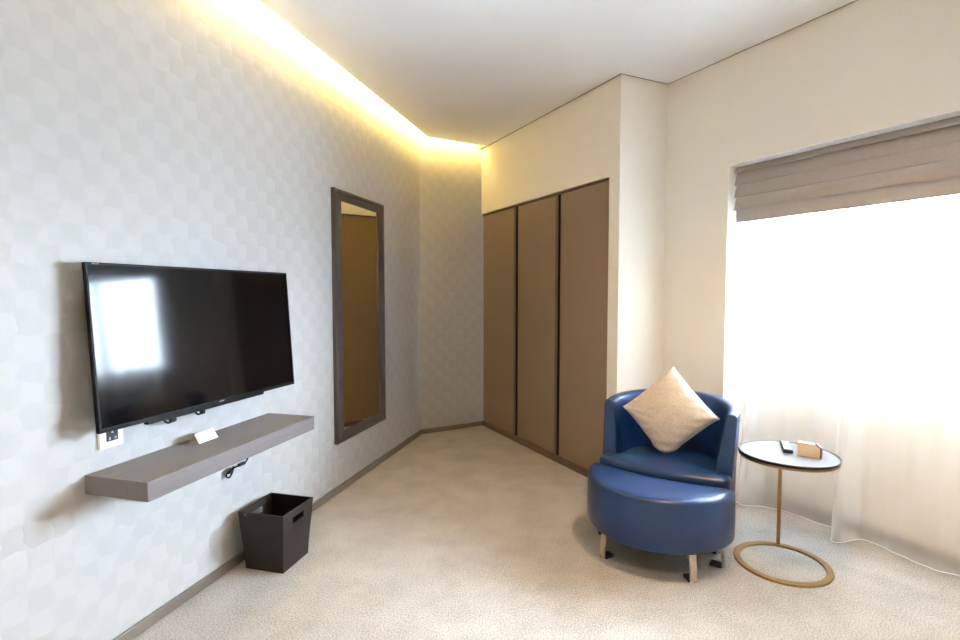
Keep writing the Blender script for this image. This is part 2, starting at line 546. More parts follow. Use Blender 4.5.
# ceiling: dropped slab held off the papered walls, with a shadow gap along the painted ones
GAPL, GAPB = 0.105, 0.125
nb_in = -NB
def inter(p, d, q, e):
    den = d.x * e.y - d.y * e.x
    t = ((q.x - p.x) * e.y - (q.y - p.y) * e.x) / den
    return p + d * t
eL = LW(0, GAPL)                           # a point of the slab edge along the left wall
eB = PB + nb_in * GAPB
corner = inter(eL, UL, eB, DB)
def slab_pts(g):
    """g = gap along painted walls"""
    c0 = inter(eB, DB, PC - NC * g, DC)
    c1 = inter(PC - NC * g, DC, PE - DS_out * g, DSd)
    c2 = inter(PE - DS_out * g, DSd, WW(0, -g), DW)
    c3 = WW(5.7, -g)
    c4 = LW(S_BACK - 0.05, GAPL)
    return [corner, c0, c1, c2, c3, c4]
DSd = (F - PE).normalized()
DS_out = Vector((-DSd.y, DSd.x, 0))
bm = bmesh.new()
prism(bm, slab_pts(0.013), CEIL, CEIL + 0.020)
prism(bm, slab_pts(-0.005), CEIL + 0.020, CEIL + 0.034)
ceil_o = struct('ceiling', bm, M['ceiling'])
bm = bmesh.new()
prism(bm, [room[0], room[1], room[2], room[3], room[4], room[5]], WALL_TOP - 0.06, WALL_TOP)
struct('ceiling_upper', bm, M['ceiling'])

# added grey strip: painted shade in the gap along the painted walls
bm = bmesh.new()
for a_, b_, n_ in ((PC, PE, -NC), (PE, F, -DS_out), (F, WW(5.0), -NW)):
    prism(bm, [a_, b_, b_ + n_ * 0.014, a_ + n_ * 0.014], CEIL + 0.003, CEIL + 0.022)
struct('ceiling_gap_shade', bm, M['gap'])

# LED tape hidden on the slab behind its free edge
def strip(a, b, inn, name):
    bm = bmesh.new()
    z = CEIL + 0.034
    prism(bm, [a + inn * 0.045, b + inn * 0.045, b + inn * 0.051, a + inn * 0.051], z + 0.030, z + 0.150)
    up = bmesh.new()
    prism(up, [a + inn * 0.051, b + inn * 0.051, b + inn * 0.064, a + inn * 0.064], z, z + 0.165)
    obj('cove_upstand', up, M['ceiling'], ceil_o)
    return obj(name, bm, M['led'], ceil_o)
strip(LW(S_BACK + 0.05, GAPL), corner - UL * 0.02, NL, 'led_strip')
c0 = inter(eB, DB, PC - NC * 0.01, DC)
strip(corner + DB * 0.02, c0 - DB * 0.02, nb_in, 'led_strip')
for x, y, p in DOWNLIGHT_AND_FILLS:  # rings and lenses also go on the added fill lamps
    bm = bmesh.new()
    lathe(bm, [(0.052, CEIL), (0.050, CEIL - 0.004), (0.038, CEIL - 0.004), (0.036, CEIL)], 32, x, y)
    obj('downlight_and_fill_ring', bm, M['chrome'], ceil_o)
    bm = bmesh.new()
    lathe(bm, [(0.035, CEIL - 0.001), (0, CEIL - 0.001)], 32, x, y)
    obj('downlight_and_fill_lens', bm, M['lens'], ceil_o)

# baseboards
bm = bmesh.new(); prism(bm, [PL0, PB, PB + NL * 0.012 - UL * 0.0, PL0 + NL * 0.012], 0, 0.042)
bevel(struct('baseboard_left', bm, M['base']), 0.002)
bm = bmesh.new(); prism(bm, [PB, PC, PC - NB * 0.012, PB - NB * 0.012], 0, 0.042)
bevel(struct('baseboard_back', bm, M['base']), 0.002)
bm = bmesh.new(); wprism(bm, NICHE0 + 0.004, NICHE1, NICHE_D - 0.012, NICHE_D, 0, 0.060)
bevel(struct('baseboard_window', bm, M['base']), 0.002)
bm = bmesh.new(); prism(bm, [PE, F, F - DS_out * 0.012, PE - DS_out * 0.012], 0, 0.05)
prism(bm, [WW(0.012, -0.012), WW(NICHE0, -0.012), WW(NICHE0, 0), WW(0.012, 0)], 0, 0.05)
prism(bm, [WW(NICHE1, -0.012), WW(5.0, -0.012), WW(5.0, 0), WW(NICHE1, 0)], 0, 0.05)
struct('baseboard_side', bm, M['base'])

# ------------------------------------------------------------------ wardrobe
wd = thing('wardrobe', 'built-in wardrobe with three plain taupe doors in the cream wall', 'wardrobe', PC, ROTC)
bm = bmesh.new()
box(bm, 0.002, OPEN1 - 0.002, 0.055, 0.62, 0.0, HEAD - 0.003)
obj('carcass', bm, M['dark'], wd)
bm = bmesh.new()
box(bm, 0.002, OPEN1 - 0.002, 0.004, 0.055, 0.0, 0.044)
bevel(obj('plinth', bm, M['dooredge'], wd), 0.002)
bm = bmesh.new()
box(bm, 0.002, OPEN1 - 0.002, 0.012, 0.055, HEAD - 0.014, HEAD - 0.003)
obj('head_rail', bm, M['dooredge'], wd)
edges = [0.004, 0.602, 1.196, OPEN1 - 0.006]
for i in range(3):
    a, b = edges[i] + (0.020 if i else 0), edges[i + 1]
    d = obj('door', bx(a, b - (0.034 if i < 2 else 0.0), 0.020, 0.052, 0.048, HEAD - 0.018), M['door'], wd)
    bevel(d, 0.0015)
    if i < 2:
        e = obj('edge_profile', bx(b - 0.034, b, 0.012, 0.052, 0.048, HEAD - 0.018), M['dooredge'], d)
        bevel(e, 0.002)
        obj('door_gap_shade', bx(b, b + 0.006, 0.014, 0.053, 0.048, HEAD - 0.018), M['rubber'], d)  # black strip added as the shade in the gap between doors

# ------------------------------------------------------------------ wall mirror
mr = thing('wall_mirror', 'tall mirror in a dark grey-brown wooden frame on the papered wall', 'mirror', LW(2.818, 0, 0.315), ROTL)
W_, H_, T_ = 0.672, 1.572, 0.030
ft, fs = 0.068, 0.092
bm = bmesh.new()
def frame_ring(bm, specs):
    rings = [[bm.verts.new(p) for p in ((x0, y, z0), (x1, y, z0), (x1, y, z1), (x0, y, z1))] for (x0, x1, z0, z1, y) in specs]
    for a, b in zip(rings, rings[1:]):
        for i in range(4):
            bm.faces.new((a[i], a[(i + 1) % 4], b[(i + 1) % 4], b[i]))
frame_ring(bm, [(0, W_, 0, H_, 0), (0, W_, 0, H_, -T_ + 0.006), (0.006, W_ - 0.006, 0.006, H_ - 0.006, -T_),
                (0.024, W_ - 0.024, 0.022, H_ - 0.022, -T_), (0.028, W_ - 0.028, 0.026, H_ - 0.026, -T_ + 0.005),
                (fs - 0.01, W_ - fs + 0.01, ft - 0.008, H_ - ft + 0.008, -T_ + 0.008), (fs, W_ - fs, ft, H_ - ft, -0.016), (fs, W_ - fs, ft, H_ - ft, -0.006)])
obj('frame', bm, M['frame'], mr)
obj('mirror_glass', bx(fs - 0.004, W_ - fs + 0.004, -0.014, -0.001, ft - 0.004, H_ - ft + 0.004), M['mirror'], mr)

# ------------------------------------------------------------------ television
TVS0, TVS1, TVZ0, TVZ1 = 1.257, 2.224, 0.800, 1.349
tvw, tvh = TVS1 - TVS0, TVZ1 - TVZ0
tv = thing('television', 'black flat screen television mounted on the wall above the grey shelf', 'television', LW((TVS0 + TVS1) / 2, 0.0, 0), ROTL)
tilt, yaw = 0.064, -0.040
panel_loc = Vector((0, -0.101, (TVZ0 + TVZ1) / 2))
body = obj('cabinet', bx(-tvw / 2, tvw / 2, 0.0, 0.014, -tvh / 2, tvh / 2), M['tvblack'], tv)
body.location = panel_loc; body.rotation_euler = (-tilt, 0, yaw)
bevel(body, 0.002)
sc = obj('screen', bx(-tvw / 2 + 0.005, tvw / 2 - 0.005, -0.0012, 0.003, -tvh / 2 + 0.012, tvh / 2 - 0.006), M['screen'], tv)
sc.location = panel_loc; sc.rotation_euler = (-tilt, 0, yaw)
# bezel
bm = bmesh.new()
def fr(bm, x0, x1, z0, z1, t0, tb, tt, ts, y0, y1):
    box(bm, x0, x1, y0, y1, z0, z0 + tb); box(bm, x0, x1, y0, y1, z1 - tt, z1)
    box(bm, x0, x0 + ts, y0, y1, z0 + tb, z1 - tt); box(bm, x1 - ts, x1, y0, y1, z0 + tb, z1 - tt)
fr(bm, -tvw / 2, tvw / 2, -tvh / 2, tvh / 2, 0, 0.014, 0.008, 0.007, -0.003, 0.001)
bz = obj('bezel', bm, M['tvblack'], tv); bz.location = panel_loc; bz.rotation_euler = (-tilt, 0, yaw)
# speaker bar under the panel
sb = obj('speaker_bar', bx(-tvw / 2 + 0.17, tvw / 2 - 0.215, -0.002, 0.020, -tvh / 2 - 0.012, -tvh / 2 + 0.002), M['tvblack'], tv)
sb.location = panel_loc; sb.rotation_euler = (-tilt, 0, yaw); bevel(sb, 0.004)
back = obj('back_box', bx(-0.30, 0.30, 0.012, 0.055, -0.22, 0.10), M['tvblack'], tv)
back.location = panel_loc; back.rotation_euler = (-tilt, 0, yaw); bevel(back, 0.012, 2)
bm = bmesh.new()
box(bm, -0.22, 0.22, -0.020, 0.0, 0.92, 1.22)
box(bm, -0.16, -0.12, -0.060, -0.018, 0.95, 1.19); box(bm, 0.12, 0.16, -0.060, -0.018, 0.95, 1.19)
obj('wall_bracket', bm, M['tvblack'], tv)
lg = text_mesh('logo', 'SONY', 0.010, M['logo'], bz, (0.02, -0.0032, -tvh / 2 + 0.007), (PI / 2, 0, 0))
lg2 = text_mesh('logo', 'BRAVIA', 0.007, M['logo'], bz, (-tvw / 2 + 0.032, -0.0032, tvh / 2 - 0.004), (PI / 2, 0, 0))

def wall_cable(name, label, pts, plug, r=0.004):
    t = thing(name, label, 'cable', LW(pts[0][0], 0, 0), ROTL)
    s0 = pts[0][0]
    bm = bmesh.new()
    P = [Vector((s - s0, -o, z)) for s, o, z in pts]
    # smooth the polyline
    Q = []
    for i in range(len(P) - 1):
        p0 = P[max(i - 1, 0)]; p1 = P[i]; p2 = P[i + 1]; p3 = P[min(i + 2, len(P) - 1)]
        for k in range(8):
            u = k / 8
            Q.append(0.5 * ((2 * p1) + (p2 - p0) * u + (2 * p0 - 5 * p1 + 4 * p2 - p3) * u * u + (3 * p1 - p0 - 3 * p2 + p3) * u ** 3))
    Q.append(P[-1])
    tube(bm, Q, r)
    obj('cord', bm, M['tvblack'], t, smooth=True)
    for (s, o_, z, sx, sy, sz) in plug:
        bevel(obj('plug', bx(s - s0 - sx, s - s0 + sx, -o_ - sy, -o_ + sy, z - sz, z + sz), M['rubber'], t), 0.003)
    return t
wall_cable('cable_loop', 'short black cable loop hanging below the left half of the television',
           [(1.545, 0.030, 0.835), (1.552, 0.03, 0.80), (1.572, 0.03, 0.760), (1.600, 0.03, 0.756), (1.618, 0.03, 0.79), (1.62, 0.03, 0.835)],
           [(1.605, 0.03, 0.760, 0.012, 0.008, 0.008)])
wall_cable('cable_loop', 'short black cable loop hanging below the middle of the television',
           [(1.700, 0.030, 0.835), (1.703, 0.03, 0.80), (1.722, 0.03, 0.758), (1.745, 0.03, 0.756), (1.757, 0.03, 0.79), (1.76, 0.03, 0.835)],
           [(1.752, 0.03, 0.764, 0.009, 0.008, 0.014)])

# ------------------------------------------------------------------ outlet below the television
ou = thing('wall_outlet', 'white wall plate with a dark socket below the left corner of the television', 'outlet', LW(1.370, 0, 0.764), ROTL)
bevel(obj('plate', bx(-0.043, 0.043, -0.012, 0, -0.044, 0.044), M['white'], ou), 0.003)
bevel(obj('socket', bx(-0.020, 0.022, -0.0145, -0.004, -0.022, 0.026), M['rubber'], ou), 0.002)
bm = bmesh.new()
for (x, z) in ((-0.010, -0.012), (0.011, -0.012), (0.0, 0.010)):
    box(bm, x - 0.003, x + 0.003, -0.0158, -0.014, z - 0.0045, z + 0.0045)
obj('contact', bm, M['logo'], ou)
ou2 = thing('wall_outlet', 'small dark socket low on the wall behind the sheer curtain beside the table', 'outlet', WW(0.40 + 0.443 - 0.31, NICHE_D, 0.13), ROTW)
bevel(obj('plate', bx(-0.043, 0.043, -0.008, 0, -0.043, 0.043), M['base'], ou2), 0.003)
bevel(obj('socket', bx(-0.020, 0.020, -0.0105, -0.006, -0.020, 0.020), M['rubber'], ou2), 0.002)

# ------------------------------------------------------------------ floating shelf
SH0, SH1, SHD, SHZ0, SHZ1 = 1.279, 2.204, 0.262, 0.587, 0.651
sh = obj('floating_shelf', bx(0, SH1 - SH0, -SHD, 0, 0, SHZ1 - SHZ0), M['shelf'], loc=LW(SH0, 0, SHZ0), rotz=ROTL)
tag(sh, 'thick grey-stained wooden floating shelf on the papered wall below the television', 'shelf')
bevel(sh, 0.0025)
wall_cable('power_cable', 'black cable with a plug hanging below the grey shelf', 
           [(2.035, 0.018, 0.592), (2.036, 0.018, 0.54), (2.030, 0.020, 0.485), (2.000, 0.022, 0.462), (1.945, 0.022, 0.462), (1.900, 0.022, 0.456),
            (1.885, 0.022, 0.440), (1.905, 0.022, 0.428), (1.925, 0.022, 0.450), (1.930, 0.022, 0.470)],
           [(1.985, 0.020, 0.463, 0.020, 0.007, 0.007), (1.910, 0.020, 0.450, 0.011, 0.007, 0.007)], r=0.0036)
# tent card on the shelf
tc_ = thing('tent_card', 'small white folded tent card standing on the grey shelf', 'card', LW(1.722, 0.062, SHZ1), ROTL)
bm = bmesh.new()
hw, hd, hh, th = 0.050, 0.026, 0.036, 0.0015
for sgn in (-1, 1):
    a = [(-hw, sgn * hd, 0), (hw, sgn * hd, 0), (hw, 0, hh), (-hw, 0, hh)]
    b_ = [(x, y - sgn * th * 1.3, max(z - 0.0, 0)) for x, y, z in a]
    va = [bm.verts.new(p) for p in a]; vb = [bm.verts.new(p) for p in b_]
    bm.faces.new(va); bm.faces.new(vb)
    for i in range(4): bm.faces.new((va[i], va[(i + 1) % 4], vb[(i + 1) % 4], vb[i]))
obj('folded_leaf', bm, M['card'], tc_)
obj('base_leaf', bx(-hw, hw, -hd + 0.003, hd - 0.003, 0.0002, 0.0016), M['tan'], tc_)

# ------------------------------------------------------------------ waste bin
bn_c = Vector((-0.947, 2.370, 0))
bn = thing('waste_bin', 'dark brown square waste bin with cut-out handles on the carpet by the papered wall', 'bin', bn_c, math.radians(90 - 14.5))
def bin_body():
    """tapering square bin; the slots face local +-Y"""
    bm = bmesh.new()
    b0, b1, H, t = 0.097, 0.117, 0.268, 0.007
    def hw_(z): return b0 + (b1 - b0) * z / H
    zs = [0, 0.050, 0.054, 0.172, 0.203, 0.234, H]
    sx = 0.043
    def wallgrid(sign, axis, slot):
        # grid of x columns, z rows on outer and inner faces
        def P(u, z, inner):
            w = hw_(z); d = w - (t if inner else 0)
            groove = 0.0014 if (abs(z - 0.052) < 0.003 and not inner) else 0.0
            d -= groove
            x = max(-d, min(d, u)) if abs(u) < 1 else (d if u > 0 else -d)
            return (x, sign * d, z) if axis == 'y' else (sign * d, x, z)
        cols = [-2, -sx, sx, 2] if slot else [-2, 2]
        for inner in (False, True):
            for i in range(len(cols) - 1):
                for j in range(len(zs) - 1):
                    if slot and i == 1 and zs[j] == 0.203: continue
                    if inner and zs[j] < 0.006 and False: continue
                    q = [P(cols[i], zs[j], inner), P(cols[i + 1], zs[j], inner), P(cols[i + 1], zs[j + 1], inner), P(cols[i], zs[j + 1], inner)]
                    bm.faces.new([bm.verts.new(p) for p in q])
        # rim
        q = [P(-2, H, False), P(2, H, False), P(2, H, True), P(-2, H, True)]
        bm.faces.new([bm.verts.new(p) for p in q])
        if slot:
            a, b = 0.203, 0.234
            for (u0, z0, u1, z1) in ((-sx, a, sx, a), (-sx, b, sx, b), (-sx, a, -sx, b), (sx, a, sx, b)):
                q = [P(u0, z0, False), P(u1, z1, False), P(u1, z1, True), P(u0, z0, True)]
                bm.faces.new([bm.verts.new(p) for p in q])
    for sgn in (-1, 1):
        wallgrid(sgn, 'y', True); wallgrid(sgn, 'x', False)
    # floor of the bin
    for z in (0.0, 0.008):
        w_ = hw_(z) - (t if z else 0)
        bm.faces.new([bm.verts.new(p) for p in ((-w_, -w_, z), (w_, -w_, z), (w_, w_, z), (-w_, w_, z))])
    bmesh.ops.remove_doubles(bm, verts=bm.verts, dist=0.0002)
    return bm
obj('bin_body', bin_body(), M['bin'], bn)
# stitched band below the handle slot on the two handled sides
for sgn in (-1, 1):
    w_ = 0.097 + 0.020 * 0.186 / 0.268
    obj('trim_band', bx(-w_ + 0.004, w_ - 0.004, min(sgn * w_, sgn * (w_ + 0.0015)), max(sgn * w_, sgn * (w_ + 0.0015)), 0.184, 0.1875), M['bin'], bn)

# ------------------------------------------------------------------ roman blind
bl = thing('roman_blind', 'taupe fabric roman blind drawn up in folds at the top of the window', 'blind', WW(NICHE0 + 0.006, 0.07), ROTW)
BLW = NICHE1 - NICHE0 - 0.02
obj('head_rail', bx(0, BLW, 0.015, 0.055, NICHE_TOP - 0.045, NICHE_TOP - 0.004), M['white'], bl)
zs = [1.966, 1.926, 1.858, 1.789, 1.719]
def fold(z1, z0, proud, name):
    """one soft fold: hangs from z1, bellies forward, returns under at z0"""
    prof = [(0.006, z1), (-0.001, z1 - 0.004), (-0.6 * proud, (z0 + z1) / 2), (-proud, z0 + 0.009), (-proud - 0.0004, z0 + 0.003),
            (-proud + 0.002, z0), (-proud + 0.006, z0 + 0.001), (-proud + 0.008, z0 + 0.008), (0.006, z0 + 0.024)]
    bm = bmesh.new()
    nseg = 40
    cols = []
    for i in range(nseg + 1):
        x = BLW * i / nseg
        w = 0.0004 * math.sin(x * 5.1 + z0 * 40)
        cols.append([bm.verts.new((x, y, z + w * (1 if k in (3, 4, 5, 6) else 0))) for k, (y, z) in enumerate(prof)])
    for a, b in zip(cols, cols[1:]):
        for k in range(len(prof)):
            kk = (k + 1) % len(prof)
            bm.faces.new((a[k], b[k], b[kk], a[kk]))
    bm.faces.new(cols[0]); bm.faces.new(cols[-1])
    return obj(name, bm, M['blind'], bl, smooth=True)
for i in range(4):
    smooth_by_angle(fold(zs[i] + (0.012 if i else 0), zs[i + 1], 0.019, 'fabric_fold'), 50)
bm = bmesh.new()
box(bm, 0, BLW, -0.002, 0.002, 1.652, 1.745)
obj('hem_flap', bm, M['flap'], bl)
bevel(obj('hem_bar', bx(0, BLW, -0.0035, 0.0035, 1.649, 1.657), M['blind'], bl), 0.002)

# ------------------------------------------------------------------ sheer curtain
def catmull(pts, x):
    for i in range(len(pts) - 1):
        if x <= pts[i + 1][0] or i == len(pts) - 2:
            p0 = pts[max(i - 1, 0)]; p1 = pts[i]; p2 = pts[i + 1]; p3 = pts[min(i + 2, len(pts) - 1)]
            u = (x - p1[0]) / (p2[0] - p1[0])
            u = min(max(u, 0), 1)
            m1 = (p2[1] - p0[1]) / (p2[0] - p0[0]) * (p2[0] - p1[0]); m2 = (p3[1] - p1[1]) / (p3[0] - p1[0]) * (p2[0] - p1[0])
            return (2 * u ** 3 - 3 * u * u + 1) * p1[1] + (u ** 3 - 2 * u * u + u) * m1 + (-2 * u ** 3 + 3 * u * u) * p2[1] + (u ** 3 - u * u) * m2
hem = [(0.006, 0.13), (0.06, 0.11), (0.14, 0.21), (0.22, 0.245), (0.34, 0.25), (0.44, 0.285), (0.50, 0.265), (0.53, 0.14), (0.575, 0.12), (0.605, 0.25), (0.70, 0.27),
       (0.84, 0.215), (0.92, 0.215), (0.99, 0.26), (1.10, 0.275), (1.22, 0.22), (1.27, 0.17), (1.32, 0.25), (1.5, 0.27), (1.7, 0.21), (1.85, 0.26),
       (2.05, 0.17), (2.1, 0.25), (2.4, 0.27), (2.6, 0.2), (wl - 0.01, 0.24)]
hem = [h for h in hem[:-1] if h[0] < wl - 0.06] + [(wl - 0.01, 0.24)]
cu_ = thing('sheer_curtain', 'long white sheer curtain hanging in the window niche to the carpet', 'curtain', WW(NICHE0, 0), ROTW)
bm = bmesh.new()
nx, nz = 520, 26
ztop = NICHE_TOP - 0.035
cols = []
for i in range(nx + 1):
    x = 0.006 + (wl - 0.016) * i / nx
    yb = catmull(hem, x)
    col = []
    for j in range(nz + 1):
        v = j / nz
        z = 0.012 + (ztop - 0.012) * v
        fine = 0.006 * math.sin(x * 58 + 1.3 * math.sin(x * 7)) * (0.4 + 0.6 * v)
        fine += 0.010 * math.sin(x * 23 + 0.7) * (1 - 0.5 * v)
        yt = 0.225 + 0.014 * math.sin(x * 44)
        k = v ** 0.85
        # the first gathered fold drifts sideways as it falls
        xx = x + 0.05 * math.exp(-((x - 0.08) / 0.10) ** 2) * v
        y = yb * (1 - k) + yt * k + fine
        col.append(bm.verts.new((xx, min(y, NICHE_D - 0.022), z + (0.004 * math.sin(x * 9) if j == 0 else 0))))
    cols.append(col)
for a, b in zip(cols, cols[1:]):
    for j in range(nz):
        bm.faces.new((a[j], b[j], b[j + 1], a[j + 1]))
obj('sheer_panel', bm, M['sheer'], cu_, smooth=True)
bm = bmesh.new()
pts = [(c[0].co.x, c[0].co.y, c[0].co.z) for c in []]
hp = []
for i in range(0, nx + 1, 2):
    x = 0.006 + (wl - 0.016) * i / nx
    y = catmull(hem, x) + 0.4 * 0.006 * math.sin(x * 58 + 1.3 * math.sin(x * 7)) + 0.010 * math.sin(x * 23 + 0.7)
    hp.append((x, min(y, NICHE_D - 0.022), 0.0105 + 0.004 * math.sin(x * 9)))
tube(bm, hp, 0.0022, 6)
obj('hem_cord', bm, M['card'], cu_, smooth=True)
obj('curtain_track', bx(0.005, wl - 0.005, 0.212, 0.238, NICHE_TOP - 0.030, NICHE_TOP - 0.0045), M['white'], cu_)

# ------------------------------------------------------------------ upholstery helpers
def resample(pts, n, closed=True):
    P = [Vector((p[0], p[1])) for p in pts]
    if closed: P.append(P[0])
    L_ = [0]
    for a, b in zip(P, P[1:]): L_.append(L_[-1] + (b - a).length)
    out = []
    j = 0
    for i in range(n):
        t = L_[-1] * i / n
        while L_[j + 1] < t: j += 1
        f = (t - L_[j]) / max(L_[j + 1] - L_[j], 1e-9)
        out.append(P[j].lerp(P[j + 1], f))
    return out

def relax(pts, k):
    n = len(pts)
    for _ in range(k):
        pts = [(pts[i - 1] + pts[i] * 2 + pts[(i + 1) % n]) / 4 for i in range(n)]
    return pts

def cushion(outline, prof, crown=0.0, rings=5):
    """outline: list of 2D points (CCW); prof: [(inset, z)] from the bottom up; domed cap on top, flat cap below"""
    n = len(outline)
    nr = []
    for i in range(n):
        d = (outline[(i + 1) % n] - outline[i - 1]).normalized()
        nr.append(Vector((d.y, -d.x)))
    for _ in range(6):
        nr = [(nr[i - 1] + nr[i] + nr[(i + 1) % n]).normalized() for i in range(n)]
    cen = sum(outline, Vector((0, 0))) / n
    bm = bmesh.new()
    R = []
    for ins, z in prof:
        R.append([bm.verts.new((*(outline[i] - nr[i] * ins), z)) for i in range(n)])
    ztop = prof[-1][1]
    last = [outline[i] - nr[i] * prof[-1][0] for i in range(n)]
    for k in range(1, rings):
        f = 1 - k / rings
        R.append([bm.verts.new((*(cen + (p - cen) * f), ztop + crown * (1 - f * f))) for p in last])
    for a, b in zip(R, R[1:]):
        for i in range(n):
            bm.faces.new((a[i], a[(i + 1) % n], b[(i + 1) % n], b[i]))
    c = bm.verts.new((cen.x, cen.y, ztop + crown))
    for i in range(n):
        bm.faces.new((R[-1][i], R[-1][(i + 1) % n], c))
    bm.faces.new(R[0])
    return bm

def strip_leg(parent, x, y, ztop, inward, lean, width=0.034):
    """bent flat steel leg: a strip that drops to the floor and turns inwards under a black pad"""
    ux, uy = inward
    L_ = math.hypot(ux, uy); ux /= L_; uy /= L_
    px, py = -uy, ux
    t = 0.006
    prof = [(lean, ztop + 0.004), (0.002, 0.010), (0.000, 0.0045), (0.006, 0.0022), (0.055, 0.0022)]
    bm = bmesh.new()
    outer, inner = [], []
    for k, (d, z) in enumerate(prof):
        a = Vector(prof[min(k + 1, len(prof) - 1)]) - Vector(prof[max(k - 1, 0)])
        a.normalize()
        nrm = Vector((-a.y, a.x))     # towards the inside of the bend
        if nrm.x < 0 and k < 3: nrm = -nrm
        if k >= 3: nrm = Vector((0, 1))
        outer.append((d, z)); inner.append((d + nrm.x * t, z + nrm.y * t))
    for loop in ():
        pass
    secs = []
    for (d, z), (d2, z2) in zip(outer, inner):
        s = []
        for (dd, zz, w_) in ((d, z, -1), (d, z, 1), (d2, z2, 1), (d2, z2, -1)):
            s.append(bm.verts.new((x + ux * dd + px * w_ * width / 2, y + uy * dd + py * w_ * width / 2, max(zz, 0.0015))))
        secs.append(s)
    for a, b in zip(secs, secs[1:]):
        for k in range(4):
            bm.faces.new((a[k], a[(k + 1) % 4], b[(k + 1) % 4], b[k]))
    bm.faces.new(secs[0]); bm.faces.new(secs[-1])
    leg = obj('leg', bm, M['chrome'], parent)
    bm = bmesh.new()
    # black foot pad lying on the turned-in toe
    q = [(0.010, -0.5), (0.058, -0.5), (0.058, 0.5), (0.010, 0.5)]
    pts = [(x + ux * d + px * w_ * (width + 0.004), y + uy * d + py * w_ * (width + 0.004)) for d, w_ in q]
    prism(bm, pts, 0.0, 0.013)
    obj('foot_pad', bm, M['rubber'], leg)
    return leg

CH_O = Vector((0.873, 2.531, 0))
FWD = Vector((-0.581, -0.814, 0)).normalized()
ROTCH = math.atan2(-0.581, 0.814)

# ------------------------------------------------------------------ ottoman (half-round, pulled up against the chair)
ot = thing('ottoman', 'half-round blue leather ottoman pushed against the seat of the blue tub chair', 'ottoman', CH_O + Vector((0.0190, -0.0130, 0)), ROTCH)
OR = 0.345
arc = [(-OR * math.cos(a), -0.012 - (OR + 0.012) * math.sin(a)) for a in [PI * k / 60 for k in range(61)]]
backc = [(OR - (2 * OR) * k / 20, -0.012 - 0.052 * math.sin(PI * k / 20)) for k in range(1, 20)]
out = relax(resample(arc + backc, 160), 10)
Z0, Z1 = 0.128, 0.362
bm = cushion(out, [(0.020, Z0), (0.006, Z0 + 0.003), (0.0, Z0 + 0.014), (-0.003, (Z0 + Z1) / 2), (-0.001, Z1 - 0.020), (0.002, Z1 - 0.009), (0.009, Z1 - 0.001), (0.020, Z1 + 0.003), (0.045, Z1 + 0.006)], 0.010, 6)
obj('upholstery', bm, M['leather'], ot, smooth=True)
for (x, y, ix, iy) in ((-0.185, -0.290, 0.5, 1), (0.225, -0.262, -0.75, 0.8), (0.305, -0.045, -1, 0.0), (-0.300, -0.050, 1, 0.0)):
    strip_leg(ot, x, y, Z0, (ix, iy), 0.018)

# ------------------------------------------------------------------ tub chair
ch = thing('tub_chair', 'blue leather tub chair with a low curved back and steel legs', 'armchair', CH_O, ROTCH)
# seat: full width ahead of the arms, narrower between them
front = [(-0.318 + 0.636 * k / 24, 0.004 - 0.052 * math.sin(PI * k / 24)) for k in range(25)]
YA = 0.105
inner = [(0.318, 0.06), (0.318, YA - 0.004), (0.254, YA + 0.002), (0.242, 0.19)]
inner += [(0.242 * math.cos(a), 0.19 + 0.242 * math.sin(a)) for a in [PI * k / 24 for k in range(1, 24)]]
inner += [(-0.242, 0.19), (-0.254, YA + 0.002), (-0.318, YA - 0.004), (-0.318, 0.06)]
out = relax(resample(front + inner, 180), 5)
SZ0, SZ1 = 0.130, 0.392
bm = cushion(out, [(0.010, SZ0), (0.0, SZ0 + 0.012), (0.0, 0.300), (0.004, 0.306), (0.0, 0.312), (0.0, SZ1 - 0.028), (0.004, SZ1 - 0.014), (0.012, SZ1 - 0.005), (0.026, SZ1), (0.05, SZ1 + 0.004)], 0.010, 6)
obj('seat', bm, M['leather'], ch, smooth=True, loc=Vector((0.012, 0, 0)))
# wrap-around back and arms
def shell_bm():
    bm = bmesh.new()
    path = []
    ns = 8
    for k in range(ns): path.append(('s', -1, YA + (0.19 - YA) * k / ns))
    na = 48
    for k in range(na + 1): path.append(('a', PI - PI * k / na, 0))
    for k in range(ns - 1, -1, -1): path.append(('s', 1, YA + (0.19 - YA) * k / ns))
    secs = []
    for i, p in enumerate(path):
        t = i / (len(path) - 1)
        back = math.sin(PI * t)
        zt = 0.662 + 0.036 * back ** 1.5
        wgt = max(0.0, 1 - min(t, 1 - t) / 0.28)
        thick_top = 0.050 + 0.012 * back
        prof = [(0.318, 0.128), (0.321, 0.140), (0.325, 0.36), (0.334, zt - 0.05), (0.335, zt - 0.02), (0.331, zt - 0.006), (0.322, zt),
                (0.334 - thick_top + 0.012, zt), (0.334 - thick_top + 0.003, zt - 0.006), (0.334 - thick_top - 0.001, zt - 0.02), (0.334 - thick_top - 0.006, zt - 0.06),
                (0.250, 0.41), (0.238, 0.37), (0.238, 0.14), (0.242, 0.128)]
        s = []
        for r, z in prof:
            rake = 0.050 * wgt * max(0.0, (z - 0.38) / 0.28)
            if p[0] == 's':
                s.append(bm.verts.new((p[1] * r, p[2] + rake, z)))
            else:
                a = p[1]
                s.append(bm.verts.new((r * math.cos(a), 0.19 + r * math.sin(a) + rake * 0.9, z)))
        secs.append(s)
    m = len(secs[0])
    for a, b in zip(secs, secs[1:]):
        for k in range(m):
            bm.faces.new((a[k], a[(k + 1) % m], b[(k + 1) % m], b[k]))
    bm.faces.new(secs[0]); bm.faces.new(secs[-1])
    return bm
sh_ = obj('back_shell', shell_bm(), M['leather'], ch)
smooth_by_angle(sh_, 50)
bevel(sh_, 0.010, 3, 55)
